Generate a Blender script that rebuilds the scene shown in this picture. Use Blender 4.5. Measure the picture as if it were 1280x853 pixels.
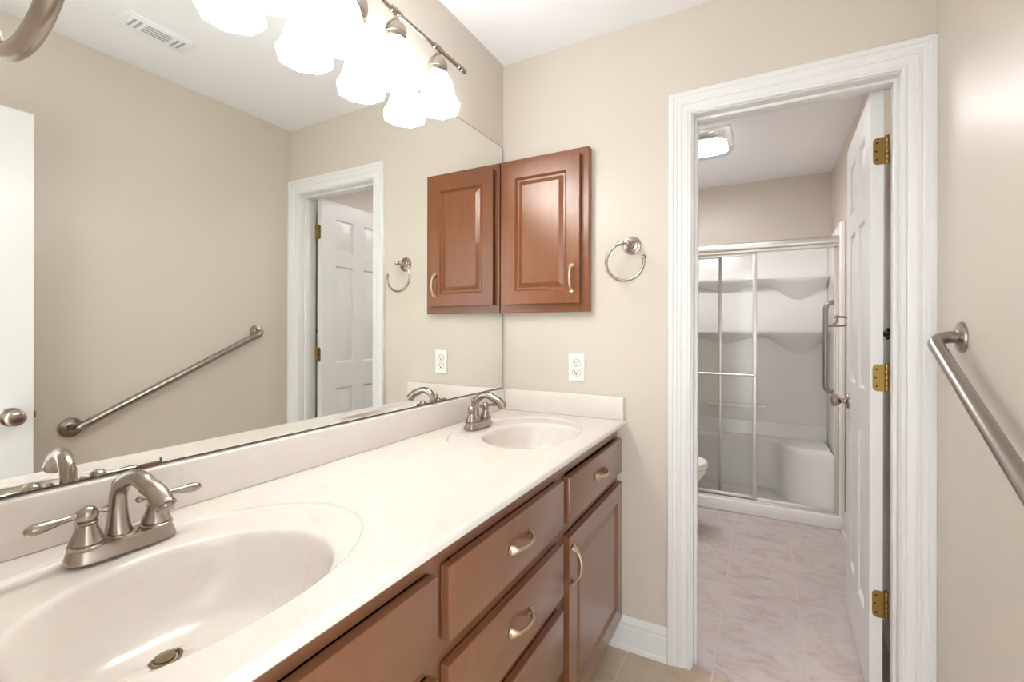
import bpy, bmesh, math, random
from mathutils import Vector, Matrix
PI = math.pi
random.seed(7)
for o in list(bpy.data.objects):
    bpy.data.objects.remove(o, do_unlink=True)
SC = bpy.context.scene
COL = SC.collection

# ------------------------------------------------------------------ camera
cd = bpy.data.cameras.new('camera')
cam = bpy.data.objects.new('camera', cd)
COL.objects.link(cam)
cam.location = (1.0302, -1.816, 1.2498)
yaw = math.radians(28.4256)
cam.rotation_euler = (Matrix.Rotation(yaw, 3, 'Z') @ Matrix.Rotation(PI / 2, 3, 'X') @
                      Matrix.Rotation(math.radians(0.1384), 3, 'Z')).to_euler()
cd.sensor_width = 36.0
cd.lens = 578.81 / 1280 * 36.0
cd.shift_y = -(426.5 - 411.88) / 1280
cd.clip_start = 0.02
SC.camera = cam

# ------------------------------------------------------------------ world (added even fill entering by the entry doorway, no room built there)
w = bpy.data.worlds.new('fill_light')
SC.world = w
w.use_nodes = True
w.node_tree.nodes['Background'].inputs[0].default_value = (0.93, 0.965, 1.0, 1)
w.node_tree.nodes['Background'].inputs[1].default_value = 4.4

# ------------------------------------------------------------------ exposure, light levels
SC.view_settings.view_transform = 'Standard'
SC.view_settings.look = 'None'
SC.view_settings.gamma = 1.0
SC.view_settings.use_curve_mapping = False
SC.view_settings.exposure = 0.3
SHADE_GLOW = 13.5
TUBE_GLOW = 36.0
SC.cycles.max_bounces = 14
SC.cycles.diffuse_bounces = 8
SC.cycles.glossy_bounces = 6
SC.cycles.transparent_max_bounces = 12
SC.cycles.caustics_reflective = True
SC.cycles.sample_clamp_indirect = 8.0


# ------------------------------------------------------------------ materials
def lin(c):
    return tuple(((v / 255) / 12.92 if v / 255 <= 0.04045 else ((v / 255 + 0.055) / 1.055) ** 2.4) for v in c) + (1,)


def mat(name, rgb, rough=0.5, metal=0.0, spec=0.5, coat=0.0, coat_rough=0.1):
    m = bpy.data.materials.new(name)
    m.use_nodes = True
    b = m.node_tree.nodes['Principled BSDF']
    b.inputs['Base Color'].default_value = lin(rgb)
    b.inputs['Roughness'].default_value = rough
    b.inputs['Metallic'].default_value = metal
    b.inputs['Specular IOR Level'].default_value = spec
    b.inputs['Coat Weight'].default_value = coat
    b.inputs['Coat Roughness'].default_value = coat_rough
    return m


def nd(m, t, **kw):
    n = m.node_tree.nodes.new(t)
    for k, v in kw.items():
        if hasattr(n, k):
            setattr(n, k, v)
        else:
            n.inputs[k].default_value = v
    return n


def ln(m, a, b):
    m.node_tree.links.new(a, b)


def bsdf(m):
    return m.node_tree.nodes['Principled BSDF']


def coords(m, scale=(1, 1, 1), rot=(0, 0, 0), loc=(0, 0, 0)):
    tc = nd(m, 'ShaderNodeTexCoord')
    mp = nd(m, 'ShaderNodeMapping')
    mp.inputs['Scale'].default_value = scale
    mp.inputs['Rotation'].default_value = rot
    mp.inputs['Location'].default_value = loc
    ln(m, tc.outputs['Object'], mp.inputs['Vector'])
    return mp.outputs['Vector']


def bump_noise(m, scale, strength, dist=0.002, vec=None, detail=3):
    n = nd(m, 'ShaderNodeTexNoise')
    n.inputs['Scale'].default_value = scale
    n.inputs['Detail'].default_value = detail
    ln(m, vec if vec else coords(m), n.inputs['Vector'])
    b = nd(m, 'ShaderNodeBump')
    b.inputs['Strength'].default_value = strength
    b.inputs['Distance'].default_value = dist
    ln(m, n.outputs['Fac'], b.inputs['Height'])
    ln(m, b.outputs['Normal'], bsdf(m).inputs['Normal'])


def ramp(m, fac, stops):
    r = nd(m, 'ShaderNodeValToRGB')
    el = r.color_ramp.elements
    el[0].position, el[0].color = stops[0][0], lin(stops[0][1])
    el[1].position, el[1].color = stops[-1][0], lin(stops[-1][1])
    for p, c in stops[1:-1]:
        e = el.new(p)
        e.color = lin(c)
    ln(m, fac, r.inputs['Fac'])
    return r.outputs['Color']


M = {}
M['wall'] = mat('beige_satin_paint', (208, 200, 188), 0.36, spec=0.45)
bump_noise(M['wall'], 260, 0.12, 0.001)
M['ceiling'] = mat('white_ceiling_paint', (237, 238, 241), 0.8)
bump_noise(M['ceiling'], 120, 0.1, 0.001)
M['trim'] = mat('white_gloss_trim', (228, 228, 227), 0.3)
M['door'] = mat('white_door_paint', (224, 224, 223), 0.33)
M['white'] = mat('white_plastic', (240, 239, 234), 0.3)
M['dark'] = mat('dark_slot', (25, 22, 20), 0.6)
M['gap'] = mat('grey_gap', (120, 116, 110), 0.7)
M['fibre'] = mat('white_fibreglass', (240, 239, 236), 0.22)
M['porcelain'] = mat('white_porcelain', (238, 236, 230), 0.08)
M['nickel'] = mat('brushed_nickel', (172, 160, 150), 0.27, metal=1.0)
M['steel'] = mat('brushed_steel', (166, 158, 151), 0.3, metal=1.0)
M['pull'] = mat('satin_nickel_pull', (208, 188, 162), 0.34, metal=1.0)
M['chrome'] = mat('bright_aluminium', (222, 220, 214), 0.42, metal=1.0)
M['brass'] = mat('brass', (158, 130, 74), 0.32, metal=1.0)
M['bronze'] = mat('dark_bronze', (58, 46, 40), 0.45, metal=0.6)
M['copper'] = mat('copper', (112, 78, 56), 0.4)
M['drain'] = mat('drain_metal', (150, 135, 110), 0.25, metal=1.0)

# wood
def wood(key, name, stops, rough, coat, coat_ior):
    m = mat(name, stops[1][1], rough, spec=0.5, coat=coat, coat_rough=0.28)
    bsdf(m).inputs['Coat IOR'].default_value = coat_ior
    n = nd(m, 'ShaderNodeTexNoise')
    n.inputs['Scale'].default_value = 3.0
    n.inputs['Detail'].default_value = 6
    n.inputs['Distortion'].default_value = 0.6
    ln(m, coords(m, (14, 14, 1.6)), n.inputs['Vector'])
    ln(m, ramp(m, n.outputs['Fac'], stops), bsdf(m).inputs['Base Color'])
    M[key] = m


wood('wood', 'dark_stained_wood', [(0.25, (112, 67, 38)), (0.55, (120, 73, 43)), (0.8, (127, 78, 47))], 0.4, 1.0, 1.75)
wood('wood_red', 'cherry_stained_wood', [(0.25, (118, 66, 31)), (0.55, (128, 73, 35)), (0.8, (137, 80, 40))], 0.34, 0.4, 1.5)

# cultured marble
m = mat('cultured_marble', (230, 222, 213), 0.2, coat=0.0)
v = coords(m, (3, 1.4, 3), (0, 0, 0.5))
n1 = nd(m, 'ShaderNodeTexNoise')
n1.inputs['Scale'].default_value = 2.2
n1.inputs['Detail'].default_value = 7
n1.inputs['Distortion'].default_value = 1.6
ln(m, v, n1.inputs['Vector'])
ln(m, ramp(m, n1.outputs['Fac'], [(0.30, (223, 215, 208)), (0.46, (225, 218, 212)), (0.50, (222, 214, 207)), (0.54, (225, 218, 212)), (0.75, (226, 220, 215))]),
   bsdf(m).inputs['Base Color'])
M['marble'] = m


def tile(name, base, dark, grout):
    m = mat(name, base, 0.42)
    v = coords(m, loc=(-0.269, -0.058, 0))
    br = nd(m, 'ShaderNodeTexBrick')
    br.offset = 0.0
    br.squash = 1.0
    br.inputs['Scale'].default_value = 1.0
    br.inputs['Brick Width'].default_value = 0.302
    br.inputs['Row Height'].default_value = 0.302
    br.inputs['Mortar Size'].default_value = 0.0035
    br.inputs['Mortar Smooth'].default_value = 0.3
    ln(m, v, br.inputs['Vector'])
    n = nd(m, 'ShaderNodeTexNoise')
    n.inputs['Scale'].default_value = 5.0
    n.inputs['Detail'].default_value = 9
    n.inputs['Roughness'].default_value = 0.7
    n.inputs['Distortion'].default_value = 1.2
    ln(m, coords(m, (1.3, 2.0, 1), (0, 0, .35)), n.inputs['Vector'])
    mid = tuple(int((a * 2 + b) / 3) for a, b in zip(base, dark))
    c = ramp(m, n.outputs['Fac'], [(0.28, dark), (0.40, mid), (0.52, base), (0.75, tuple(min(255, k + 8) for k in base))])
    mx = nd(m, 'ShaderNodeMix', data_type='RGBA')
    ln(m, br.outputs['Fac'], mx.inputs['Factor'])
    ln(m, c, mx.inputs['A'])
    mx.inputs['B'].default_value = lin(grout)
    ln(m, mx.outputs['Result'], bsdf(m).inputs['Base Color'])
    b = nd(m, 'ShaderNodeBump')
    b.inputs['Strength'].default_value = 0.25
    b.inputs['Distance'].default_value = 0.002
    b.invert = True
    ln(m, br.outputs['Fac'], b.inputs['Height'])
    ln(m, b.outputs['Normal'], bsdf(m).inputs['Normal'])
    return m


M['tile'] = tile('tan_floor_tile', (200, 184, 161), (172, 150, 126), (214, 201, 181))
M['tile2'] = tile('floor_tile_cool_lit', (196, 186, 183), (166, 148, 142), (204, 189, 182))  # same tile as in front, with the cooler room light put into its colour

# mirror glass
m = mat('mirror_silver', (240, 241, 237), 0.0, metal=1.0)
M['mirror'] = m
M['mirror_edge'] = mat('mirror_edge', (52, 56, 54), 0.3)

# thin shower glass: clear pane with a weak reflection
m = bpy.data.materials.new('shower_glass')
m.use_nodes = True
nt = m.node_tree
nt.nodes.remove(bsdf(m))
tr = nd(m, 'ShaderNodeBsdfTransparent')
tr.inputs[0].default_value = (0.925, 0.935, 0.93, 1)
gl = nd(m, 'ShaderNodeBsdfGlossy')
gl.inputs['Roughness'].default_value = 0.08
fr = nd(m, 'ShaderNodeFresnel')
fr.inputs['IOR'].default_value = 1.5
n1 = nd(m, 'ShaderNodeTexNoise')
n1.inputs['Scale'].default_value = 90
ln(m, coords(m), n1.inputs['Vector'])
bp = nd(m, 'ShaderNodeBump')
bp.inputs['Strength'].default_value = 0.15
bp.inputs['Distance'].default_value = 0.001
ln(m, n1.outputs['Fac'], bp.inputs['Height'])
ln(m, bp.outputs['Normal'], gl.inputs['Normal'])
mx = nd(m, 'ShaderNodeMixShader')
ln(m, fr.outputs[0], mx.inputs[0])
ln(m, tr.outputs[0], mx.inputs[1])
ln(m, gl.outputs[0], mx.inputs[2])
ln(m, mx.outputs[0], nt.nodes['Material Output'].inputs[0])
M['glass'] = m


def glow(name, rgb, strength, body=(245, 245, 235)):
    m = mat(name, body, 0.35)
    b = bsdf(m)
    b.inputs['Emission Color'].default_value = lin(rgb)
    b.inputs['Emission Strength'].default_value = strength
    return m


M['shade'] = glow('lit_frosted_glass', (250, 251, 255), SHADE_GLOW)
M['bulb'] = glow('lit_bulb', (250, 251, 255), SHADE_GLOW * 1.5)
M['tube'] = glow('lit_tube', (252, 249, 252), TUBE_GLOW)

# ribbed lens of the shower room light
m = bpy.data.materials.new('ribbed_lens')
m.use_nodes = True
nt = m.node_tree
nt.nodes.remove(bsdf(m))
tr = nd(m, 'ShaderNodeBsdfTransparent')
tr.inputs[0].default_value = (0.93, 0.93, 0.95, 1)
gl = nd(m, 'ShaderNodeBsdfGlossy')
gl.inputs['Roughness'].default_value = 0.12
wv = nd(m, 'ShaderNodeTexWave')
wv.inputs['Scale'].default_value = 28
wv.bands_direction = 'Y'
ln(m, coords(m), wv.inputs['Vector'])
bp = nd(m, 'ShaderNodeBump')
bp.inputs['Strength'].default_value = 0.6
bp.inputs['Distance'].default_value = 0.004
ln(m, wv.outputs['Fac'], bp.inputs['Height'])
ln(m, bp.outputs['Normal'], gl.inputs['Normal'])
mx = nd(m, 'ShaderNodeMixShader')
mx.inputs[0].default_value = 0.35
ln(m, tr.outputs[0], mx.inputs[1])
ln(m, gl.outputs[0], mx.inputs[2])
ln(m, mx.outputs[0], nt.nodes['Material Output'].inputs[0])
M['lens'] = m


# ------------------------------------------------------------------ mesh helpers
class MB:
    def __init__(self):
        self.bm = bmesh.new()

    def quad(self, *ps):
        self.bm.faces.new([self.bm.verts.new(p) for p in ps])
        return self

    def box(self, x0, x1, y0, y1, z0, z1, bevel=0.0, seg=2):
        b = bmesh.new()
        r = bmesh.ops.create_cube(b, size=1.0)
        for vv in r['verts']:
            vv.co = Vector(((x0 + x1) / 2 + vv.co.x * (x1 - x0), (y0 + y1) / 2 + vv.co.y * (y1 - y0), (z0 + z1) / 2 + vv.co.z * (z1 - z0)))
        if bevel:
            bmesh.ops.bevel(b, geom=list(b.edges), offset=bevel, segments=seg, profile=0.5, affect='EDGES')
        return self._merge(b)

    def _merge(self, b, mtx=None):
        vm = {}
        for vv in b.verts:
            vm[vv] = self.bm.verts.new(mtx @ vv.co if mtx else vv.co)
        for f in b.faces:
            nf = self.bm.faces.new([vm[q] for q in f.verts])
            nf.material_index = f.material_index
        b.free()
        return self

    def rings(self, rings, closed=True, cap0=True, cap1=True, mi=0):
        vr = [[self.bm.verts.new(p) for p in r] for r in rings]
        n = len(vr[0])
        for a, b in zip(vr, vr[1:]):
            for i in range(n if closed else n - 1):
                j = (i + 1) % n
                f = self.bm.faces.new((a[i], a[j], b[j], b[i]))
                f.material_index = mi
        if cap0:
            self.bm.faces.new(list(reversed(vr[0])))
        if cap1:
            self.bm.faces.new(vr[-1])
        return self

    def lathe(self, prof, c=(0, 0, 0), axis=(0, 0, 1), seg=28, cap0=True, cap1=True, phase=0.0):
        ax = Vector(axis).normalized()
        q = Vector((0, 0, 1)).rotation_difference(ax)
        c = Vector(c)
        R = []
        for r, z in prof:
            R.append([c + q @ Vector((max(r, 1e-5) * math.cos(phase + 2 * PI * i / seg), max(r, 1e-5) * math.sin(phase + 2 * PI * i / seg), z)) for i in range(seg)])
        return self.rings(R, cap0=cap0, cap1=cap1)

    def tube(self, path, rad, seg=16, up=None, flat=1.0, closed=False):
        P = [Vector(p) for p in path]
        n = len(P)
        if not hasattr(rad, '__len__'):
            rad = [rad] * n
        R = []
        prev = None
        for i in range(n):
            if closed:
                t = (P[(i + 1) % n] - P[i - 1]).normalized()
            else:
                t = (P[min(i + 1, n - 1)] - P[max(i - 1, 0)]).normalized()
            if up is not None:
                a = Vector(up)
                a = (a - t * a.dot(t)).normalized()
            elif prev is None:
                a = t.orthogonal().normalized()
            else:
                a = (prev - t * prev.dot(t)).normalized()
            prev = a
            b = t.cross(a)
            rr = rad[i]
            ra, rb = rr if hasattr(rr, '__len__') else (rr, rr * flat)
            R.append([P[i] + a * ra * math.cos(2 * PI * k / seg) + b * rb * math.sin(2 * PI * k / seg) for k in range(seg)])
        if closed:
            R.append(R[0])
            return self.rings(R, cap0=False, cap1=False)
        return self.rings(R)

    def ball(self, c, r, sc=(1, 1, 1), seg=20):
        b = bmesh.new()
        bmesh.ops.create_uvsphere(b, u_segments=seg, v_segments=seg // 2, radius=r)
        for vv in b.verts:
            vv.co = Vector(c) + Vector((vv.co.x * sc[0], vv.co.y * sc[1], vv.co.z * sc[2]))
        return self._merge(b)

    def prism(self, pts, h0, h1, axis='y'):
        """extrude a 2-D outline (u,v) along an axis: y -> (u,h,v), x -> (h,u,v), z -> (u,v,h)"""
        f = {'y': lambda u, v, h: (u, h, v), 'x': lambda u, v, h: (h, u, v), 'z': lambda u, v, h: (u, v, h)}[axis]
        return self.rings([[f(u, v, h0) for u, v in pts], [f(u, v, h1) for u, v in pts]])

    def panel_slab(self, o, U, V, W, H, T, panels, rings, back=True, cap=None):
        """slab with framed raised panels; o = corner of the front face, U,V its directions, front normal = U x V"""
        o, U, V = Vector(o), Vector(U), Vector(V)
        N = U.cross(V)
        us = sorted({0.0, W} | {p[0] for p in panels} | {p[1] for p in panels})
        vs = sorted({0.0, H} | {p[2] for p in panels} | {p[3] for p in panels})
        b = bmesh.new()

        def face(ps):
            b.faces.new([b.verts.new(p) for p in ps])
        for side in ((0, 1), (-T, -1)) if back else ((0, 1),):
            off, sg = side

            def P(u, v, d):
                return o + U * u + V * v + N * (off + sg * d)
            for i in range(len(us) - 1):
                for j in range(len(vs) - 1):
                    a0, a1, b0, b1 = us[i], us[i + 1], vs[j], vs[j + 1]
                    hit = any(p[0] <= a0 + 1e-6 and p[1] >= a1 - 1e-6 and p[2] <= b0 + 1e-6 and p[3] >= b1 - 1e-6 for p in panels)
                    if not hit:
                        q = [P(a0, b0, 0), P(a1, b0, 0), P(a1, b1, 0), P(a0, b1, 0)]
                        face(q if sg > 0 else q[::-1])
            for p in panels:
                prev = None
                for ins, d in [(0, 0)] + rings:
                    cur = [P(p[0] + ins, p[2] + ins, d), P(p[1] - ins, p[2] + ins, d), P(p[1] - ins, p[3] - ins, d), P(p[0] + ins, p[3] - ins, d)]
                    if prev:
                        for k in range(4):
                            q = [prev[k], prev[(k + 1) % 4], cur[(k + 1) % 4], cur[k]]
                            face(q if sg > 0 else q[::-1])
                    prev = cur
                face(prev if sg > 0 else prev[::-1])
        c = [o, o + U * W, o + U * W + V * H, o + V * H]
        for k in range(4):
            p0, p1 = c[k], c[(k + 1) % 4]
            face([p0 - N * T, p1 - N * T, p1, p0])
        if not back:
            face([q - N * T for q in c[::-1]])
        bmesh.ops.remove_doubles(b, verts=list(b.verts), dist=1e-5)
        return self._merge(b)

    def shift(self, d):
        for vv in self.bm.verts:
            vv.co -= Vector(d)
        return self


def build(name, mb, mats, parent=None, smooth=35, base=None, fix=True):
    """link the collected mesh as ONE object; base = world point the coordinates are made local to"""
    bm = mb.bm
    if base is not None:
        mb.shift(base)
    if fix:
        bmesh.ops.recalc_face_normals(bm, faces=list(bm.faces))
    me = bpy.data.meshes.new(name)
    bm.to_mesh(me)
    bm.free()
    for mm in (mats if isinstance(mats, (list, tuple)) else [mats]):
        me.materials.append(mm)
    if smooth:
        for p in me.polygons:
            p.use_smooth = True
        me.set_sharp_from_angle(angle=math.radians(smooth))
    o = bpy.data.objects.new(name, me)
    COL.objects.link(o)
    if parent is not None:
        o.parent = parent
    return o


def thing(name, label, cat, loc=(0, 0, 0), group=None):
    o = bpy.data.objects.new(name, None)
    o.empty_display_size = 0.05
    COL.objects.link(o)
    o.location = loc
    return tag(o, label, cat, group)


def tag(o, label, cat, group=None):
    o['label'] = label
    o['category'] = cat
    if group:
        o['group'] = group
    return o


def struct(name, mb, m, label=None, cat=None, **k):
    o = build(name, mb, m, **k)
    o['kind'] = 'structure'
    if label:
        o['label'] = label
        o['category'] = cat
    return o


def arc(c, r, a0, a1, n, u, v):
    c, u, v = Vector(c), Vector(u), Vector(v)
    return [c + u * r * math.cos(a0 + (a1 - a0) * i / n) + v * r * math.sin(a0 + (a1 - a0) * i / n) for i in range(n + 1)]


# ------------------------------------------------------------------ room shell
RW, H = 1.484, 2.439          # right wall plane, ceiling height
YR = -1.78                    # rear wall plane
YB = 2.378                    # back wall of the shower room
T = 0.115
DX0, DX1, DZ = 0.805, 1.402, 2.043   # doorway to the shower room
EX0, EX1 = 0.765, 1.395              # entry doorway

struct('wall_left', MB().box(-T, 0, YR - T, YB + T, 0, H), M['wall'], 'beige wall behind the mirror and vanity', 'wall')
struct('wall_right', MB().box(RW, RW + T, YR - T, YB + T, 0, H), M['wall'], 'beige wall carrying the sloped grab bar', 'wall')
struct('wall_far', MB().box(0, DX0 - .018, 0, T, 0, H).box(DX1 + .018, RW, 0, T, 0, H).box(DX0 - .018, DX1 + .018, 0, T, DZ + .018, H), M['wall'],
       'beige wall with the doorway to the shower room', 'wall')
struct('wall_rear', MB().box(0, EX0 - .018, YR - T, YR, 0, H).box(EX1 + .018, RW, YR - T, YR, 0, H).box(EX0 - .018, EX1 + .018, YR - T, YR, DZ + .018, H), M['wall'],
       'beige wall with the entry doorway', 'wall')
struct('wall_shower_back', MB().box(0, RW, YB, YB + T, 0, H), M['wall'], 'beige back wall above the shower stall', 'wall')
struct('ceiling', MB().box(-T, RW + T, YR - T, YB + T, H, H + .1), M['ceiling'], 'flat white ceiling over both rooms', 'ceiling')
struct('floor', MB().box(-T, RW + T, YR - T - 1.2, 0, -.1, 0), M['tile'], 'tan square tile floor in front of the vanity', 'floor')
struct('floor_shower', MB().box(-T, RW + T, 0, YB + T, -.1, 0), M['tile2'], 'square tile floor of the shower room, tinted for its cooler light', 'floor')

CAS = [(0, 0), (0, .008), (.003, .011), (.010, .011), (.013, .008), (.016, .010), (.034, .013), (.036, .016), (.045, .016), (.047, .013),
       (.052, .016), (.062, .017), (.064, .020), (.079, .020), (.081, .018), (.081, 0)]


def casing(mb, xl, xr, zt, yw, sgn):
    """mitred door casing on the wall plane y = yw, standing out towards sgn"""
    strips = []
    for wd, d in CAS:
        y = yw + sgn * d
        strips.append([(xl - wd, y, 0), (xl - wd, y, zt + wd), (xr + wd, y, zt + wd), (xr + wd, y, 0)])
    mb.rings(strips, closed=False, cap0=False, cap1=False)
    return mb


def jamb(mb, x0, x1, z1, y0, y1, stop=None):
    mb.box(x0 - .018, x0, y0, y1, 0, z1 + .018).box(x1, x1 + .018, y0, y1, 0, z1 + .018).box(x0, x1, y0, y1, z1, z1 + .018)
    if stop:
        s0, s1 = stop
        mb.box(x0, x0 + .011, s0, s1, 0, z1, .002).box(x1 - .011, x1, s0, s1, 0, z1, .002).box(x0 + .011, x1 - .011, s0, s1, z1 - .011, z1, .002)
    return mb


struct('trim_1', casing(jamb(MB(), DX0, DX1, DZ, 0.0, T, (.035, .072)), DX0 - .005, DX1 + .001, DZ + .003, 0, -1), M['trim'],
       'white fluted casing around the shower room doorway', 'door frame', smooth=25)
struct('trim_2', casing(jamb(MB(), EX0, EX1, DZ, YR - T, YR, (YR - .08, YR - .045)), EX0 - .005, EX1 + .005, DZ + .003, YR, 1), M['trim'],
       'white fluted casing around the entry doorway', 'door frame', smooth=25)

BBP = [(0, 0), (.020, 0), (.020, .010), (.014, .020), (.014, .086), (.011, .090), (.011, .096), (.013, .100), (.013, .106), (.008, .118), (.004, .127), (0, .127)]


def baseboard(name, axis, a0, a1, plane, sgn, label):
    mb = MB()
    R = []
    for a in (a0, a1):
        if axis == 'x':
            R.append([(a, plane + sgn * d, z) for d, z in BBP])
        else:
            R.append([(plane + sgn * d, a, z) for d, z in BBP])
    mb.rings(R)
    struct(name, mb, M['trim'], label, 'baseboard', smooth=30)


baseboard('baseboard_far', 'x', .475, .718, 0, -1, 'white baseboard between vanity and door casing')
baseboard('baseboard_right', 'y', YR + .0, -.022, RW, -1, 'white baseboard under the sloped grab bar')
baseboard('baseboard_shower_right', 'y', T, 1.685, RW, -1, 'white baseboard beside the open shower room door')
baseboard('baseboard_shower_left', 'y', T, 1.685, 0, 1, 'white baseboard behind the toilet')

# ------------------------------------------------------------------ doors
RAISED = [(.008, -.010), (.016, -.010), (.040, -.002)]


def six_panel(W):
    st, mu = .112, .095
    pw = (W - 2 * st - mu) / 2
    cols = [(st, st + pw), (st + pw + mu, W - st)]
    rows = [(.24, .86), (1.02, 1.63), (1.72, 1.925)]
    return [(a, b, c, d) for a, b in cols for c, d in rows]


def door(name, label, o, U, V, W, hinge_pts, knob_at, latch=None):
    d = thing(name, label, 'door', o)
    d['kind'] = 'structure'
    build('door_slab', MB().panel_slab((0, 0, 0), U, V, W, 2.03, .035, six_panel(W), RAISED), M['door'], d, smooth=25)
    return d


def knob(parent, c, n, m):
    """round door knob on its rose, c on the door face, n out of the face"""
    k = build('door_knob', MB().lathe([(.033, 0), (.033, .003), (.030, .007), (.013, .010), (.011, .024), (.014, .030), (.024, .038), (.0285, .048), (.028, .056),
                                      (.022, .062), (.010, .065), (.002, .0655)], c, n, 28), m, parent)
    return k


# shower room door: hinged at the right jamb, swung back a little past square
ang = math.radians(1.6)
dirU = Vector((math.sin(ang), math.cos(ang), 0))           # along the slab, from hinge to free edge
hx, hy = 1.345, .112
W1 = .605
# front face (seen) looks to -x ; U must satisfy U x V = front normal -> use U = -dirU from the free edge
o1 = Vector((hx, hy, .016)) + dirU * W1
d1 = door('door_1', 'open white six-panel door in the shower room doorway', o1, -dirU, (0, 0, 1), W1, None, None)
nF = (-dirU).cross(Vector((0, 0, 1)))
knob(d1, (-dirU) * .060 + Vector((0, 0, .925)), nF, M['nickel'])
knob(d1, (-dirU) * .060 + Vector((0, 0, .925)) - nF * .035, -nF, M['nickel'])
for zc in (1.843, 1.092, .343):
    y0 = hy - .0015
    mb = MB()
    # leaf on the door's hinge edge with rounded outer corners
    x0, x1, z0, z1, r = hx + .007, 1.3835, zc - .0445, zc + .0445, .013
    pts = [(x1, z0), (x1, z1)] + [(x0 + r - r * math.sin(t * PI / 8), z1 - r + r * math.cos(t * PI / 8)) for t in range(5)] + \
          [(x0 + r - r * math.cos(t * PI / 8), z0 + r - r * math.sin(t * PI / 8)) for t in range(5)]
    mb.prism(pts, y0 - .0005, y0 + .002, 'y')
    for k in range(5):
        a, b = z0 + k * .0178 + .0004, z0 + (k + 1) * .0178 - .0004
        mb.lathe([(.0055, a), (.0062, a + .001), (.0062, b - .001), (.0055, b)], (1.3895, hy - .002, 0), seg=14)
    mb.lathe([(.0045, z1), (.0065, z1 + .001), (.0065, z1 + .004), (.003, z1 + .006)], (1.3895, hy - .002, 0), seg=14)
    h = build('hinge', mb, M['brass'], d1, base=o1)
    h['label'] = 'brass hinge'
    sc = MB()
    for px, pz in ((x0 + .011, zc + .028), (x0 + .008, zc), (x0 + .011, zc - .028)):
        sc.lathe([(.0036, 0), (.0034, .0008), (.0005, .0012)], (px, y0 - .0005, pz), (0, -1, 0), 10)
    build('hinge_screws', sc, M['bronze'], h, base=o1)

# entry door: folded back along the right wall
W2 = .63
o2 = Vector((1.36, -1.15, .012))
d2 = door('door_2', 'white six-panel entry door folded back against the right wall', o2, (0, -1, 0), (0, 0, 1), W2, None, None)
knob(d2, (0, -.060, .918), (-1, 0, 0), M['nickel'])
build('latch', MB().box(.012, .026, 0, .011, .905, .93, .002).box(.007, .031, -.001, .0012, .885, .95, .001), M['steel'], d2)
hg = MB()
for zc in (1.83, 1.08, .33):
    hg.lathe([(.006, zc - .045), (.0062, zc + .045)], (.004, -W2 - .002, 0), seg=12)
build('hinge', hg, M['brass'], d2)

# ------------------------------------------------------------------ wall mirror
mb = MB()
X0, X1, Y0, Y1, Z0, Z1, E = .0008, .006, -1.777, -.0135, .9885, 2.062, .0022
mb.box(X0, X1 - .0002, Y0, Y1, Z0, Z1)
for f in mb.bm.faces:
    f.material_index = 1
mb.quad((X1, Y0 + E, Z0 + E), (X1, Y1 - E, Z0 + E), (X1, Y1 - E, Z1 - E), (X1, Y0 + E, Z1 - E))
mir = build('wall_mirror', mb, [M['mirror'], M['mirror_edge']], smooth=0)
mir.location = (0, 0, 0)
tag(mir, 'large frameless mirror covering the wall above the vanity', 'mirror')
mc = build('mirror_chip', MB().box(.0063, .009, -1.385, -1.352, .9880, .9945, .001).box(.0063, .009, -1.352, -1.350, .989, 1.000, .0005), M['copper'], mir)  # small raised pieces standing for a chipped, desilvered spot in the mirror
mc['label'] = 'copper-coloured chipped spot at the bottom edge'

# ------------------------------------------------------------------ vanity top with two integral basins
ZC = .894
SINKS = (-1.457, -.385)
OC, OA = .28, (.21, .30)      # outer ring ellipse
BC, BA = .335, (.16, .192)    # bowl ellipse
XE = .551
vt = thing('vanity_countertop', 'long cream marble vanity top with two oval basins', 'countertop', (0, 0, ZC))
mb = MB()
bm = mb.bm


def ang_list(rect, yc):
    a = [2 * PI * i / 96 for i in range(96)]
    for cx_, cy_ in ((rect[0], rect[2]), (rect[1], rect[2]), (rect[1], rect[3]), (rect[0], rect[3])):
        a.append(math.atan2(cy_ - yc, cx_ - OC) % (2 * PI))
    return sorted(a)


ys = [YR + .002]
for yc in SINKS:
    rect = (.001, XE, max(yc - .318, YR + .003), yc + .318)
    A = ang_list(rect, yc)
    el, ou = [], []
    for t in A:
        c, s = math.cos(t), math.sin(t)
        k = 1 / math.sqrt((c / OA[0]) ** 2 + (s / OA[1]) ** 2)
        el.append(bm.verts.new((OC + c * k, yc + s * k, 0)))
        tt = min(((rect[1] - OC) / c if c > 1e-9 else 9e9), ((rect[0] - OC) / c if c < -1e-9 else 9e9),
                 ((rect[3] - yc) / s if s > 1e-9 else 9e9), ((rect[2] - yc) / s if s < -1e-9 else 9e9))
        ou.append(bm.verts.new((OC + c * tt, yc + s * tt, 0)))
    for i in range(len(A)):
        j = (i + 1) % len(A)
        bm.faces.new((el[i], ou[i], ou[j], el[j]))
    ys += [rect[2], rect[3]]
ys.append(-.001)
for a, b in ((ys[0], ys[1]), (ys[2], ys[3]), (ys[4], ys[5])):
    mb.quad((.001, a, 0), (XE, a, 0), (XE, b, 0), (.001, b, 0))
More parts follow.
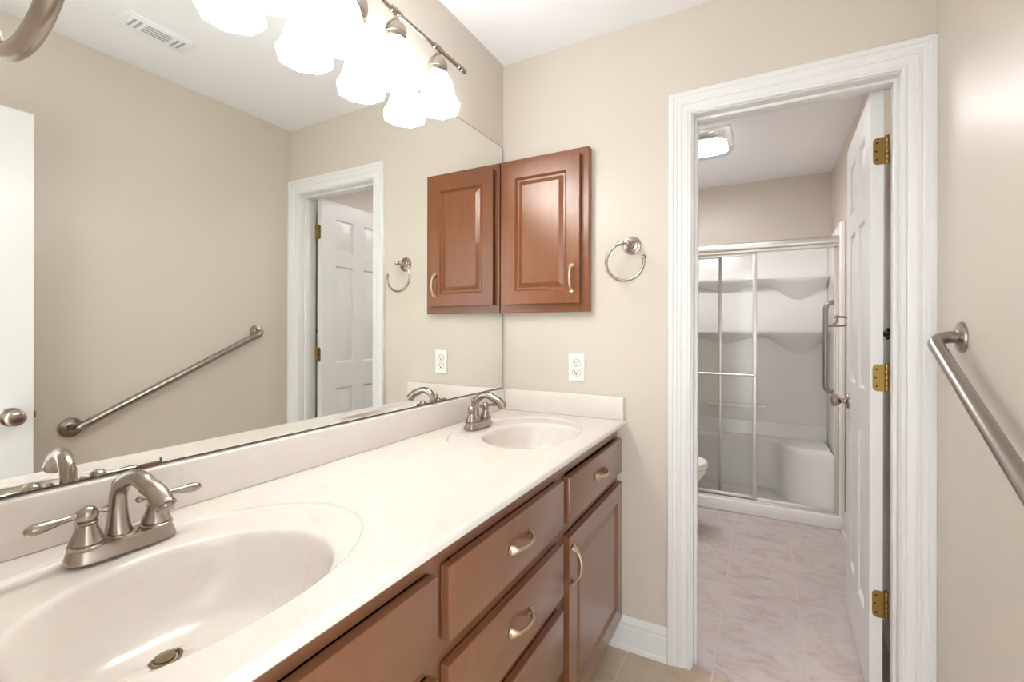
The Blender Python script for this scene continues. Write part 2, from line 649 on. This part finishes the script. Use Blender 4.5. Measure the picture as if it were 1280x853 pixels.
# rolled front edge
prof = [(XE, 0)] + [(XE + .008 * math.sin(t * PI / 12), -.008 + .008 * math.cos(t * PI / 12)) for t in range(1, 7)] + \
       [(.559, -.0145), (.556, -.018), (.53, -.018)]
mb.rings([[(x, YR + .002, z) for x, z in prof], [(x, -.001, z) for x, z in prof]], closed=False, cap0=False, cap1=False)
mb.quad((XE, YR + .002, 0), (XE, YR + .002, -.018), (.001, YR + .002, -.018), (.001, YR + .002, 0))
bmesh.ops.remove_doubles(bm, verts=list(bm.verts), dist=1e-5)
build('marble_slab', mb, M['marble'], vt, smooth=40)
build('backsplash', MB().box(.001, .020, YR + .002, -.001, .0, .0915, .004, 3), M['marble'], vt)
build('side_splash', MB().box(.020, .552, -.020, -.001, .0, .0915, .004, 3), M['marble'], vt)
DRX = .252
for yc in SINKS:
    mb = MB()
    R = []
    N = 96

    def ell(cx_, ax_, ay_, z):
        R.append([(cx_ + ax_ * math.cos(2 * PI * i / N), yc + ay_ * math.sin(2 * PI * i / N), z) for i in range(N)])
    ell(OC, OA[0], OA[1], 0)
    ell(OC, OA[0] - .0015, OA[1] - .0015, -.0008)
    ell(OC, OA[0] - .003, OA[1] - .003, -.0045)
    ell(OC, OA[0] - .006, OA[1] - .006, -.0055)
    for k in range(1, 8):
        t = k / 8
        ell(OC + (BC - OC) * t, (OA[0] - .006) * (1 - t) + (BA[0] + .008) * t, (OA[1] - .006) * (1 - t) + (BA[1] + .008) * t, -.0055 + .001 * t)
    for sc_, z in ((1.05, -.005), (1.02, -.0056), (1.0, -.0085), (.985, -.014), (.965, -.026), (.935, -.045), (.89, -.067), (.82, -.088), (.72, -.106), (.60, -.117),
                   (.45, -.124), (.30, -.129), (.17, -.132), (.13, -.1345)):
        cc = DRX + (BC - DRX) * min(1, max(0, (sc_ - .12) / .86)) ** .75
        ax_, ay_ = BA[0] * sc_, BA[1] * sc_
        if sc_ < .5:
            f = (sc_ - .13) / .37
            ax_, ay_ = ax_ * f + .021 * (1 - f) * (1 if sc_ > .15 else 1), ay_ * f + .021 * (1 - f)
            if sc_ <= .13:
                ax_ = ay_ = .021
        ell(cc, ax_, ay_, z)
    mb.rings(R, cap0=False, cap1=True)
    b = build('sink_basin', mb, M['marble'], vt, smooth=50)
    dr = MB().lathe([(.0225, -.1335), (.0225, -.1315), (.019, -.131), (.0165, -.1335), (.0165, -.136)], (DRX, yc, 0), seg=32, cap0=False, cap1=False)
    dr.lathe([(.014, -.134), (.014, -.1305), (.012, -.1285), (.002, -.1275)], (DRX, yc, 0), seg=28)
    e = build('drain', dr, M['drain'], b)
    e['label'] = 'metal pop-up drain'


# ------------------------------------------------------------------ faucets
def make_faucet(yc, label, lev, turn=0.0):
    L = (.116, yc + .003, ZC)
    f = thing('faucet', label, 'faucet', L)
    tq = Matrix.Rotation(math.radians(turn), 3, 'Z')
    # base plate: rounded bar with sloped sides
    def ob(ax_, ay_, z, n=40, p=3.2):
        return [(ax_ * abs(math.cos(t)) ** (2 / p) * (1 if math.cos(t) >= 0 else -1), ay_ * abs(math.sin(t)) ** (2 / p) * (1 if math.sin(t) >= 0 else -1), z)
                for t in [2 * PI * i / n for i in range(n)]]
    build('base_plate', MB().rings([ob(.029, .0735, .0004), ob(.029, .0735, .002), ob(.0275, .072, .006), ob(.0235, .068, .019), ob(.0215, .066, .0215), ob(.018, .0625, .0225)]),
          M['nickel'], f)
    # gooseneck spout
    path = [(-.008, 0, .018), (-.010, 0, .028), (-.011, 0, .042), (-.011, 0, .058)] + \
           [(.036 - .047 * math.cos(t), 0, .073 + .044 * math.sin(t)) for t in [PI * k / 18 for k in range(0, 14)]] + \
           [(.0765, 0, .1045), (.088, 0, .0985), (.096, 0, .0920), (.103, 0, .0845)]
    path = [tuple(tq @ Vector((q[0] - .003, q[1], q[2]))) for q in path]
    n = len(path)
    rad = []
    for i in range(n):
        if i < 4:
            rad.append([.0200, .0175, .0150, .0132][i])
        else:
            t = (i - 4) / (n - 5)
            rad.append(.0124 - .0004 * math.sin(t * PI) + .0026 * t * t)
    sp = build('spout', MB().tube(path, rad, 24, up=tuple(tq @ Vector((0, 1, 0)))).lathe([(.024, .018), (.0235, .021), (.0205, .024)], (-.004, 0, 0), seg=28), M['nickel'], f)
    d = (Vector(path[-1]) - Vector(path[-2])).normalized()
    build('aerator', MB().lathe([(.0145, -.002), (.0158, .001), (.0158, .005), (.0122, .006), (.0115, .010), (.0105, .0105)], path[-1], d, 24), M['nickel'], sp)
    build('lift_rod', MB().tube([(-.027, 0, .018), (-.027, 0, .078)], .0022, 10).lathe([(.003, .072), (.0046, .078), (.0062, .09), (.0058, .100), (.003, .106), (.0005, .107)], (-.027, 0, 0), seg=16),
          M['nickel'], f)
    for s, (lx, ly) in zip((-1, 1), lev):
        y = s * .0465
        hp_ = [(.0225, .019), (.0235, .021), (.0235, .024), (.0205, .0255), (.0215, .028), (.0195, .033), (.0160, .042), (.0135, .049), (.0125, .0535),
               (.0140, .0555), (.0140, .0575), (.0120, .059)]
        h = build('handle', MB().lathe([(a, .019 + (b - .019) * 1.02) for a, b in hp_], (0, y, 0), seg=28).ball((0, y, .0685), .0145), M['nickel'], f)
        dv = Vector((lx, ly, 0)).normalized()
        c = Vector((0, y, .070))
        pth = [c + dv * t + Vector((0, 0, -.06 * max(0, t - .01))) for t in (.010, .016, .023, .031, .041, .051, .059, .065, .0685, .070)]
        lv = MB().tube(pth, [(.0055, .0055), (.0044, .0044), (.0045, .0045), (.0055, .005), (.0075, .0066), (.0095, .0080), (.0100, .0082), (.0085, .0068), (.0055, .0044), (.001, .001)], 16, up=(-dv.y, dv.x, 0))
        q = c - dv * .012
        lv.tube([c - dv * .010, c - dv * .016, c - dv * .020, c - dv * .024, c - dv * .027, c - dv * .030], [.0035, .0030, .0040, .0058, .0050, .001], 14)
        build('lever', lv, M['nickel'], h)
    return f


make_faucet(SINKS[0], 'brushed nickel two-handle faucet on the basin nearer the camera', ((0, -1), (.05, 1)), 7)
make_faucet(SINKS[1], 'brushed nickel two-handle faucet on the basin in the far corner', ((-.35, 1), (0.25, 1)))


# ------------------------------------------------------------------ vanity cabinets
def pull(parent, c, along, out, L=.112):
    """arched pull with leaf shaped ends: c on the face, along = long direction, out = away from the face"""
    c, a, o = Vector(c), Vector(along).normalized(), Vector(out).normalized()
    s = a.cross(o)
    pts, rad = [], []
    for i in range(25):
        t = -1 + 2 * i / 24
        e = abs(t)
        rise = .0035 if e > .80 else .0035 + .023 * math.sqrt(max(0, 1 - (e / .80) ** 2))
        pts.append(c + a * (t * L / 2) + o * rise)
        if e > .97:
            rad.append((.0015, .002))
        elif e > .66:
            k = (e - .66) / .31
            rad.append((.0052 + .0075 * math.sin(min(1, k * 1.15) * PI * .8), .0040))
        else:
            rad.append((.0048 + .0008 * e, .0046))
    mb = MB().tube(pts, rad, 14, up=s)
    for sg in (-1, 1):
        for k in range(-2, 3):
            mb.tube([c + a * (sg * (L / 2 - .018)) + s * (k * .0006) + o * .0055, c + a * (sg * (L / 2 - .001)) + s * (k * .0032) + o * .0045], [.0012, .0016], 8)
    p = build('handle', mb, M['pull'], parent)
    p['label'] = 'satin nickel handle'
    return p


CABRINGS = [(.004, -.004), (.009, -.009), (.015, -.009), (.032, -.002)]
XF = .545
FT = .021


def cabinet(label, y0, y1, rails, stiles):
    c = thing('vanity_cabinet', label, 'cabinet', (0, (y0 + y1) / 2, 0))
    B = (0, (y0 + y1) / 2, 0)
    y0 += .0006
    y1 -= .0006
    xf = XF - FT - .001
    mb = MB()
    mb.box(.004, xf - .018, y0, y0 + .016, .095, .872).box(.004, xf - .018, y1 - .016, y1, .095, .872)
    mb.box(.004, xf - .018, y0 + .016, y1 - .016, .095, .112)
    mb.box(.004, .47, y0, y1, 0.0, .094)
    for a, b in stiles:
        mb.box(xf - .018, xf, a, b, .095, .872)
    yy = sorted(stiles)
    for (p0, p1), (q0, q1) in zip(yy, yy[1:]):
        for z0, z1 in rails:
            mb.box(xf - .018, xf, p1, q0, z0, z1)
    build('cabinet_body', mb, M['wood'], c, base=B, smooth=0)
    return c, B


def drawer(c, B, y0, y1, z0, z1, handle=True, name='drawer'):
    b = MB().box(XF - FT, XF, y0, y1, z0, z1, .003, 2)
    if name == 'drawer':
        b.box(.12, XF - FT - .001, y0 + .03, y1 - .03, z0 + .015, z1 - .02)
    d = build(name, b, M['wood'], c, base=B)
    if handle:
        pull(d, Vector((XF, (y0 + y1) / 2, (z0 + z1) / 2 + .004)) - Vector(B), (0, 1, 0), (1, 0, 0))


def cab_door(c, B, y0, y1, z0, z1, hy, hz, st=.062):
    d = build('cabinet_door', MB().panel_slab((XF, y0, z0), (0, 1, 0), (0, 0, 1), y1 - y0, z1 - z0, FT, [(st, y1 - y0 - st, st, z1 - z0 - st)], CABRINGS, back=False),
              M['wood'], c, base=B, smooth=20)
    pull(d, Vector((XF, hy, hz)) - Vector(B), (0, 0, 1), (1, 0, 0), .118)


c, B = cabinet('brown vanity cabinet under the near basin, with a blank top panel', YR + .002, -1.165, [(.095, .135), (.655, .69), (.83, .872)], [(YR + .004, -1.745), (-1.185, -1.1655)])
drawer(c, B, -1.762, -1.181, .690, .829, False, 'false_front')
cab_door(c, B, -1.762, -1.475, .118, .652, -1.50, .57)
cab_door(c, B, -1.469, -1.181, .118, .652, -1.44, .57)
c, B = cabinet('brown vanity drawer cabinet between the two basins', -1.165, -.592, [(.095, .135), (.26, .30), (.466, .508), (.652, .694), (.83, .872)], [(-1.1645, -1.13), (-.63, -.5925)])
for z0, z1 in ((.694, .829), (.506, .653), (.300, .466), (.120, .262)):
    drawer(c, B, -1.149, -.612, z0, z1)
c, B = cabinet('brown vanity cabinet under the far basin, with one drawer over one wide door', -.592, -.001, [(.095, .135), (.655, .69), (.83, .872)], [(-.5915, -.555), (-.045, -.0015)])
drawer(c, B, -.571, -.012, .690, .824, True, 'false_front')
cab_door(c, B, -.571, -.006, .116, .651, -.545, .565)

# ------------------------------------------------------------------ wall cabinet
wc = thing('wall_cabinet', 'small reddish brown wall cabinet in the corner beside the mirror', 'cabinet', (.21, 0, 1.322))
B = (.21, 0, 1.322)
build('cabinet_body', MB().box(.008, .416, -.036, -.0005, 1.322, 1.988, .0015, 1), M['wood_red'], wc, base=B)
y = -.057
dw = build('cabinet_door', MB().panel_slab((.032, y, 1.358), (1, 0, 0), (0, 0, 1), .351, .602, .020, [(.058, .351 - .056, .055, .602 - .060)],
                                           [(.004, -.004), (.009, -.010), (.016, -.010), (.034, -.002)], back=False), M['wood_red'], wc, base=B, smooth=20)
pull(dw, Vector((.351, y, 1.457)) - Vector(B), (0, 0, 1), (0, -1, 0), .118)


# ------------------------------------------------------------------ towel rings
def towel_ring(loc, s, label):
    """s = direction the ring stands out along y (-1 = towards -y); the ring opens to the side"""
    t = thing('towel_ring', label, 'towel ring', loc)
    ax = (0, s, 0)
    build('back_plate', MB().lathe([(.036, .0006), (.036, .003), (.034, .006), (.031, .007), (.030, .010), (.026, .011), (.024, .016), (.016, .018), (.013, .030), (.010, .034)], (0, 0, 0), ax, 36),
          M['nickel'], t)
    build('post', MB().tube([(0, s * .03, 0), (0, s * .058, 0)], .0085, 16).ball((0, s * .066, 0), .0115), M['nickel'], t)
    r = .072
    sx = -1 if s < 0 else 1
    # ring starts above the post end and runs round the closed side to the open side
    c = Vector((sx * .010, s * .068, -.070))
    a0, a1 = math.radians(97), math.radians(368)
    P = [c + Vector((-sx * r * math.cos(a0 + (a1 - a0) * i / 44), 0, r * math.sin(a0 + (a1 - a0) * i / 44))) for i in range(45)]
    rg = build('ring', MB().tube(P, .0055, 16, up=(0, 1, 0))
               .lathe([(.0055, -.008), (.0085, -.006), (.0085, .014), (.0065, .018)], P[0] + (P[1] - P[0]) * 0.3, (P[1] - P[0]), 18), M['nickel'], t)
    d = (P[-1] - P[-2]).normalized()
    build('end_cap', MB().lathe([(.0055, -.004), (.0078, -.002), (.0082, .002), (.0072, .007), (.003, .011), (.0005, .0125)], P[-1], d, 18), M['nickel'], rg)
    return t


towel_ring((.580, 0, 1.578), -1, 'open nickel towel ring on the far wall beside the wooden wall cabinet')
towel_ring((.627, YR, 1.561), 1, 'open nickel towel ring in the upper left foreground on the rear wall')

# ------------------------------------------------------------------ outlet
ot = thing('wall_outlet', 'white duplex wall outlet above the far basin', 'outlet', (.353, 0, 1.092))
build('cover_plate', MB().box(-.035, .035, -.006, -.0003, -.057, .057, .003, 3), M['white'], ot)
for dz in (.0195, -.0195):
    pts = [(.0165 * max(-1, min(1, 1.25 * math.cos(t))) * .98, dz + .0145 * math.sin(t)) for t in [2 * PI * i / 32 for i in range(32)]]
    r_ = build('receptacle', MB().prism(pts, -.0078, -.0055, 'y'), M['white'], ot)
    build('receptacle_gap', MB().prism([(u * 1.09, dz + (v - dz) * 1.09) for u, v in pts], -.0064, -.0056, 'y'), M['gap'], r_)
    sl = MB().box(-.0080, -.0052, -.0084, -.0070, dz - .002, dz + .009).box(.0052, .0080, -.0084, -.0070, dz - .001, dz + .008)
    sl.lathe([(.0034, 0), (.0034, .0013)], (0, -.0070, dz - .0075), (0, -1, 0), 12)
    build('slots', sl, M['dark'], r_)
build('screw', MB().lathe([(.0032, 0), (.003, .001), (.0005, .0016)], (0, -.006, 0), (0, -1, 0), 14), M['white'], ot)

# ------------------------------------------------------------------ vanity light
vl = thing('vanity_light', 'nickel bar light with four lit frosted glass shades above the mirror', 'light fixture', (0, -.878, 2.16))
B = (0, -.878, 2.145)
XB, ZB = .075, 2.172
build('wall_plate', MB().lathe([(.058, .0006), (.058, .006), (.050, .012), (.046, .020), (.030, .026), (.018, .028)], (0, -.878, 2.165), (1, 0, 0), 36), M['nickel'], vl, base=B)
build('arm', MB().tube([(.02, -.878, 2.165), (.045, -.878, 2.172), (XB, -.878, ZB)], .008, 14).ball((XB, -.878, ZB), .017), M['nickel'], vl, base=B)
mb = MB().tube([(XB, -1.315, ZB), (XB, -.441, ZB)], .0075, 18)
for e, s in ((-1.315, -1), (-.441, 1)):
    mb.lathe([(.0075, -.02), (.0095, -.018), (.0095, -.006), (.0075, -.004), (.0105, 0), (.0105, .006), (.007, .012), (.0095, .018), (.0085, .024), (.003, .028)], (XB, e, ZB), (0, s, 0), 18)
bar = build('bar', mb, M['nickel'], vl, base=B)
for k in range(4):
    y = -.578 - .1995 * k
    g = MB().lathe([(.0085, -.022), (.011, -.02), (.011, -.012), (.0095, -.010), (.0125, -.004), (.0125, .004), (.0095, .010), (.011, .012), (.011, .020), (.0085, .022)], (XB, y, ZB), (0, 1, 0), 20)
    g.tube([(XB, y, ZB), (XB, y, 2.14)], .006, 12)
    g.lathe([(.007, 2.152), (.011, 2.148), (.012, 2.144), (.018, 2.141), (.026, 2.133), (.031, 2.122), (.033, 2.110), (.033, 2.104), (.031, 2.102), (.031, 2.092), (.028, 2.086)], (XB, y, 0), seg=28)
    s_ = build('lamp_socket', g, M['nickel'], vl, base=B)
    prof = [(.024, 2.092), (.031, 2.086), (.040, 2.072), (.048, 2.052), (.0535, 2.032), (.058, 2.014), (.064, 1.999), (.0725, 1.986), (.0760, 1.979), (.0725, 1.966)]
    R = []
    NS = 8
    for rr, z in prof:
        R.append([(XB + .002 + rr * math.cos(2 * PI * (i + .5) / NS), y + rr * math.sin(2 * PI * (i + .5) / NS), z) for i in range(NS)])
    for rr, z in reversed(prof[1:]):
        R.append([(XB + .002 + (rr - .004) * math.cos(2 * PI * (i + .5) / NS), y + (rr - .004) * math.sin(2 * PI * (i + .5) / NS), z) for i in range(NS)])
    sh = build('lamp_shade', MB().rings(R, cap0=False, cap1=True), M['shade'], vl, base=B, smooth=20)
    sh['label'] = 'lit frosted glass shade'
    build('bulb', MB().ball((XB + .002, y, 2.022), .023, (1, 1, 1.15)).lathe([(.012, 2.04), (.012, 2.084)], (XB + .002, y, 0), seg=16), M['bulb'], sh, base=B)


# ------------------------------------------------------------------ grab bars
def grab_bar(p0, p1, out, off, r, label, name='grab_bar'):
    p0, p1, n = Vector(p0), Vector(p1), Vector(out)
    t = thing(name, label, 'grab bar', (p0 + p1) / 2)
    B = (p0 + p1) / 2
    d = (p1 - p0).normalized()
    br = .045
    path = [p0 + n * .004, p0 + n * (off - br)]
    path += [p0 + n * (off - br) + d * br - d * br * math.cos(k * PI / 16) + n * br * math.sin(k * PI / 16) for k in range(1, 9)]
    path += [p1 + n * (off - br) - d * br + d * br * math.sin(k * PI / 16) + n * br * math.cos(k * PI / 16) for k in range(0, 8)]
    path += [p1 + n * (off - br), p1 + n * .004]
    build('bar', MB().tube(path, r, 22), M['steel'], t, base=B)
    for p in (p0, p1):
        build('flange', MB().lathe([(.040, .0006), (.040, .004), (.038, .008), (.030, .0105), (.019, .012), (.0165, .014)], p, n, 36), M['steel'], t, base=B)


grab_bar((RW, -.212, 1.232), (RW, -1.006, .842), (-1, 0, 0), .062, .016, 'brushed steel grab bar sloping along the right wall')

# ------------------------------------------------------------------ ceiling vent
cv = thing('ceiling_vent', 'white rectangular ceiling air register', 'vent', (1.12, -.863, H))
build('vent_frame', MB().box(-.068, .068, -.122, .122, -.005, -.0004, .002).box(-.052, .052, -.106, .106, -.010, -.005, .002), M['ceiling'], cv)
mb = MB()
for k in range(4):
    xx = -.032 + k * .017
    mb.box(xx, xx + .009, -.045, .045, -.0112, -.0095)
for k in range(2):
    mb.box(-.034, .030, .060 + k * .020, .069 + k * .020, -.0112, -.0095)
    mb.box(-.034, .030, -.069 - k * .020, -.060 - k * .020, -.0112, -.0095)
build('vent_slots', mb, mat('grey_slot', (172, 175, 182), .7), cv, smooth=0)

# ------------------------------------------------------------------ shower stall
ss = thing('shower_stall', 'white moulded shower stall with shelves and a corner seat', 'shower', (RW / 2, 2.03, 0))
B = (RW / 2, 2.03, 0)
YC0, YC1 = 1.688, 1.800
mb = MB()
mb.box(.001, .030, YC1, YB - .001, .012, 1.925, .006, 2).box(1.455, RW - .001, YC1, YB - .001, .012, 1.925, .006, 2)
mb.box(.030, 1.455, YB - .040, YB - .001, .012, 1.915, .004, 2)
mb.box(.030, 1.455, YB - .062, YB - .040, .012, .535, .008, 3)
build('surround', mb, M['fibre'], ss, base=B)
build('front_flange', MB().box(1.452, RW - .001, 1.690, YC1, .085, 1.926, .008, 3), M['fibre'], ss, base=B)
build('front_flange', MB().box(.001, .032, 1.690, YC1, .085, 1.926, .008, 3), M['fibre'], ss, base=B)
build('pan', MB().box(.001, RW - .001, YC0, YC1, 0, .085, .010, 3).box(.030, 1.455, YC1 - .01, YB - .060, .0, .035), M['fibre'], ss, base=B)


def shelf(zs, x0, x1):
    mb = MB()
    rows = []
    n = 36
    for i in range(n + 1):
        t = i / n
        x = x0 + (x1 - x0) * t
        u = min(1, max(0, (x - .99) / (1.46 - .99)))
        h = .030 + .125 * max(0, math.sin(PI * min(1, max(0, (u - .12) / .95)))) ** 1.7
        if x < .99:
            h = .030 + .05 * max(0, math.sin((.99 - x) * 7)) ** 2
        yf, yb = YB - .145, YB - .039
        rows.append([(x, yb, zs), (x, yf + .012, zs), (x, yf, zs - .006), (x, yf, zs - .014), (x, yf + .02, zs - .022 - h * .18), (x, yf + .065, zs - .022 - h * .62), (x, yb, zs - .022 - h)])
    mb.rings(rows)
    return mb


build('shelf', shelf(1.655, .10, 1.452), M['fibre'], ss, base=B, smooth=50)
build('shelf', shelf(1.240, .10, 1.452), M['fibre'], ss, base=B, smooth=50)
build('soap_shelf', MB().box(.62, 1.065, YB - .115, YB - .039, .630, .664, .012, 3), M['fibre'], ss, base=B)
# seat: deep corner block on the right, shallow bench running left
pts = [(1.454, YB - .041), (.20, YB - .041), (.20, 2.235), (1.05, 2.235), (1.10, 2.21), (1.135, 2.14), (1.16, 2.04), (1.20, 1.985), (1.27, 1.96), (1.454, 1.95)]
mb = MB()
b = bmesh.new()
lo = [b.verts.new((x, y_, .036)) for x, y_ in pts]
hi = [b.verts.new((x, y_, .425)) for x, y_ in pts]
b.faces.new(hi)
b.faces.new(lo[::-1])
for i in range(len(pts)):
    j = (i + 1) % len(pts)
    b.faces.new((lo[i], lo[j], hi[j], hi[i]))
bmesh.ops.recalc_face_normals(b, faces=list(b.faces))
top = [e for e in b.edges if all(abs(q.co.z - .425) < 1e-6 for q in e.verts)]
bmesh.ops.bevel(b, geom=top, offset=.035, segments=5, profile=.5, affect='EDGES')
mb._merge(b)
build('seat', mb, M['fibre'], ss, base=B, smooth=45)

# ------------------------------------------------------------------ shower doors
sd = thing('shower_door', 'sliding glass shower doors in an aluminium frame on the stall curb', 'shower door', (RW / 2, 1.742, .085))
B = (RW / 2, 1.742, .085)
hp = [(1.706, 1.778), (1.706, 1.792), (1.700, 1.797), (1.697, 1.812), (1.700, 1.830), (1.712, 1.843), (1.735, 1.849), (1.778, 1.849), (1.778, 1.778)]
build('header', MB().prism([(y_, z) for y_, z in hp], .033, 1.4515, 'x'), M['chrome'], sd, base=B, smooth=40)
build('bottom_track', MB().box(.033, 1.4515, 1.708, 1.780, .086, .098, .003).box(.033, 1.4515, 1.742, 1.746, .098, .112), M['chrome'], sd, base=B)
build('side_jamb', MB().box(1.434, 1.4515, 1.712, 1.778, .098, 1.777, .003).box(1.428, 1.434, 1.735, 1.741, .098, 1.777), M['chrome'], sd, base=B)
build('side_jamb', MB().box(.033, .051, 1.712, 1.778, .098, 1.777, .003), M['chrome'], sd, base=B)


def pane(x0, x1, yc, wR, wL):
    z0, z1 = .104, 1.779
    p = build('sliding_panel', MB().box(x0, x0 + wL, yc - .009, yc + .009, z0, z1, .002).box(x1 - wR, x1, yc - .009, yc + .009, z0, z1, .002)
              .box(x0 + wL, x1 - wR, yc - .008, yc + .008, z1 - .024, z1, .002).box(x0 + wL, x1 - wR, yc - .008, yc + .008, z0, z0 + .022, .002), M['chrome'], sd, base=B)
    g = build('glass_pane', MB().quad((x0 + wL, yc, z0 + .022), (x1 - wR, yc, z0 + .022), (x1 - wR, yc, z1 - .024), (x0 + wL, yc, z1 - .024)), M['glass'], p, base=B)
    return p


pa = pane(.245, .996, 1.726, .026, .022)
pb = pane(.052, .776, 1.762, .020, .022)
tb = MB().tube([(.275, 1.690, .944), (.958, 1.690, .944)], .008, 14)
for xx in (.258, .983):
    tb.tube([(xx, 1.717, .944), (xx, 1.690, .944)], .008, 12).box(min(xx, .62 if False else xx) - .008, xx + .008, 1.684, 1.696, .936, .952, .002)
tb.tube([(.258, 1.690, .944), (.983, 1.690, .944)], .0075, 14)
build('towel_bar', tb, M['chrome'], pa, base=B)

grab_bar((1.455, 1.905, 1.435), (1.455, 1.905, .835), (-1, 0, 0), .055, .016, 'upright brushed steel grab bar inside the shower')

# ------------------------------------------------------------------ paper holder / double hook by the door edge
hk = thing('wall_hook', 'two-arm nickel wall hook beside the shower, partly behind the open door', 'hook', (RW, 1.50, 1.30))
build('back_plate', MB().lathe([(.030, .0006), (.030, .005), (.024, .009), (.012, .011)], (0, 0, 0), (-1, 0, 0), 28), M['nickel'], hk)
build('upper_arm', MB().tube([(-.008, 0, .012), (-.03, 0, .026), (-.068, 0, .029)], .0065, 12).ball((-.072, 0, .029), .011), M['nickel'], hk)
build('lower_arm', MB().tube([(-.008, 0, -.008), (-.03, 0, -.024), (-.100, 0, -.026)], .0065, 12).ball((-.103, 0, -.026), .009)
      .tube([(-.066, 0, .022), (-.068, 0, .004), (-.078, 0, -.012), (-.094, 0, -.022)], .005, 10), M['nickel'], hk)

# dark rail on the wall behind the open door, seen through the hinge gap
rl = thing('towel_bar', 'dark metal towel bar on the wall behind the open shower room door', 'towel bar', (RW, .40, 1.235))
build('bar', MB().tube([(-.055, -.20, 0), (-.055, .20, 0)], .0095, 14), M['bronze'], rl)
for s in (-1, 1):
    build('post', MB().tube([(-.0006, s * .19, 0), (-.060, s * .19, 0)], .011, 14).lathe([(.024, .0006), (.024, .006), (.014, .010)], (0, s * .19, 0), (-1, 0, 0), 24), M['bronze'], rl)

# ------------------------------------------------------------------ toilet (faces +x, tank against the left wall)
YT = 1.285
tl = thing('toilet', 'white toilet at the left edge of the doorway', 'toilet', (.36, YT, 0))


def egg(cx_, front, back, wy, z, n=44):
    out = []
    for i in range(n):
        t = 2 * PI * i / n
        c, s = math.cos(t), math.sin(t)
        out.append((cx_ + (front if c >= 0 else back) * c, wy * s * (1 - .10 * max(0, c)), z))
    return out


cx0 = .11
build('bowl', MB().rings([egg(-.04, .20, .22, .105, .0), egg(-.04, .20, .22, .105, .02), egg(-.03, .185, .22, .095, .06), egg(0, .17, .23, .10, .15), egg(.05, .205, .26, .135, .24),
                          egg(.09, .245, .29, .168, .32), egg(.10, .265, .30, .178, .365), egg(.10, .270, .30, .180, .385), egg(.10, .262, .30, .172, .392)]), M['porcelain'], tl)
build('seat', MB().rings([egg(.10, .268, .24, .182, .393), egg(.10, .274, .245, .188, .400), egg(.10, .272, .245, .186, .410), egg(.10, .262, .24, .178, .413)]), M['white'], tl)
build('lid', MB().rings([egg(.10, .268, .24, .183, .4145), egg(.10, .273, .245, .187, .420), egg(.10, .268, .242, .183, .431), egg(.10, .23, .21, .15, .437), egg(.10, .10, .10, .06, .439)]), M['white'], tl)
build('tank', MB().box(-.357, -.165, -.215, .215, .385, .745, .02, 3), M['porcelain'], tl)
build('tank_lid', MB().box(-.358, -.158, -.222, .222, .746, .775, .008, 3), M['porcelain'], tl)

# ------------------------------------------------------------------ shower room ceiling light
cl = thing('ceiling_light', 'long ribbed glass ceiling light glowing in the shower room', 'light fixture', (.465, 1.30, H))
build('base_pan', MB().box(-.40, .40, -.17, .17, -.014, -.0004, .004), M['white'], cl)


def rr(ax_, ay_, z, n=64, p=7):
    return [(ax_ * abs(math.cos(t)) ** (2 / p) * (1 if math.cos(t) >= 0 else -1), ay_ * abs(math.sin(t)) ** (2 / p) * (1 if math.sin(t) >= 0 else -1), z) for t in [2 * PI * i / n for i in range(n)]]


build('lens', MB().rings([rr(.405, .185, -.0145), rr(.410, .190, -.022), rr(.405, .185, -.045), rr(.385, .160, -.075), rr(.365, .135, -.085)], cap0=False), M['lens'], cl, smooth=40)
mb = MB()
ol = rr(.375, .150, -.058)
mb.rings([[(a, b, -.050) for a, b, c in ol], ol], cap0=True, cap1=False)
build('lamp_housing', mb, M['white'], cl, smooth=40)
mb = MB()
mb.bm.faces.new([mb.bm.verts.new((a * .985, b * .965, -.0575)) for a, b, c in ol][::-1])
build('lit_diffuser', mb, M['tube'], cl, smooth=0, fix=False)
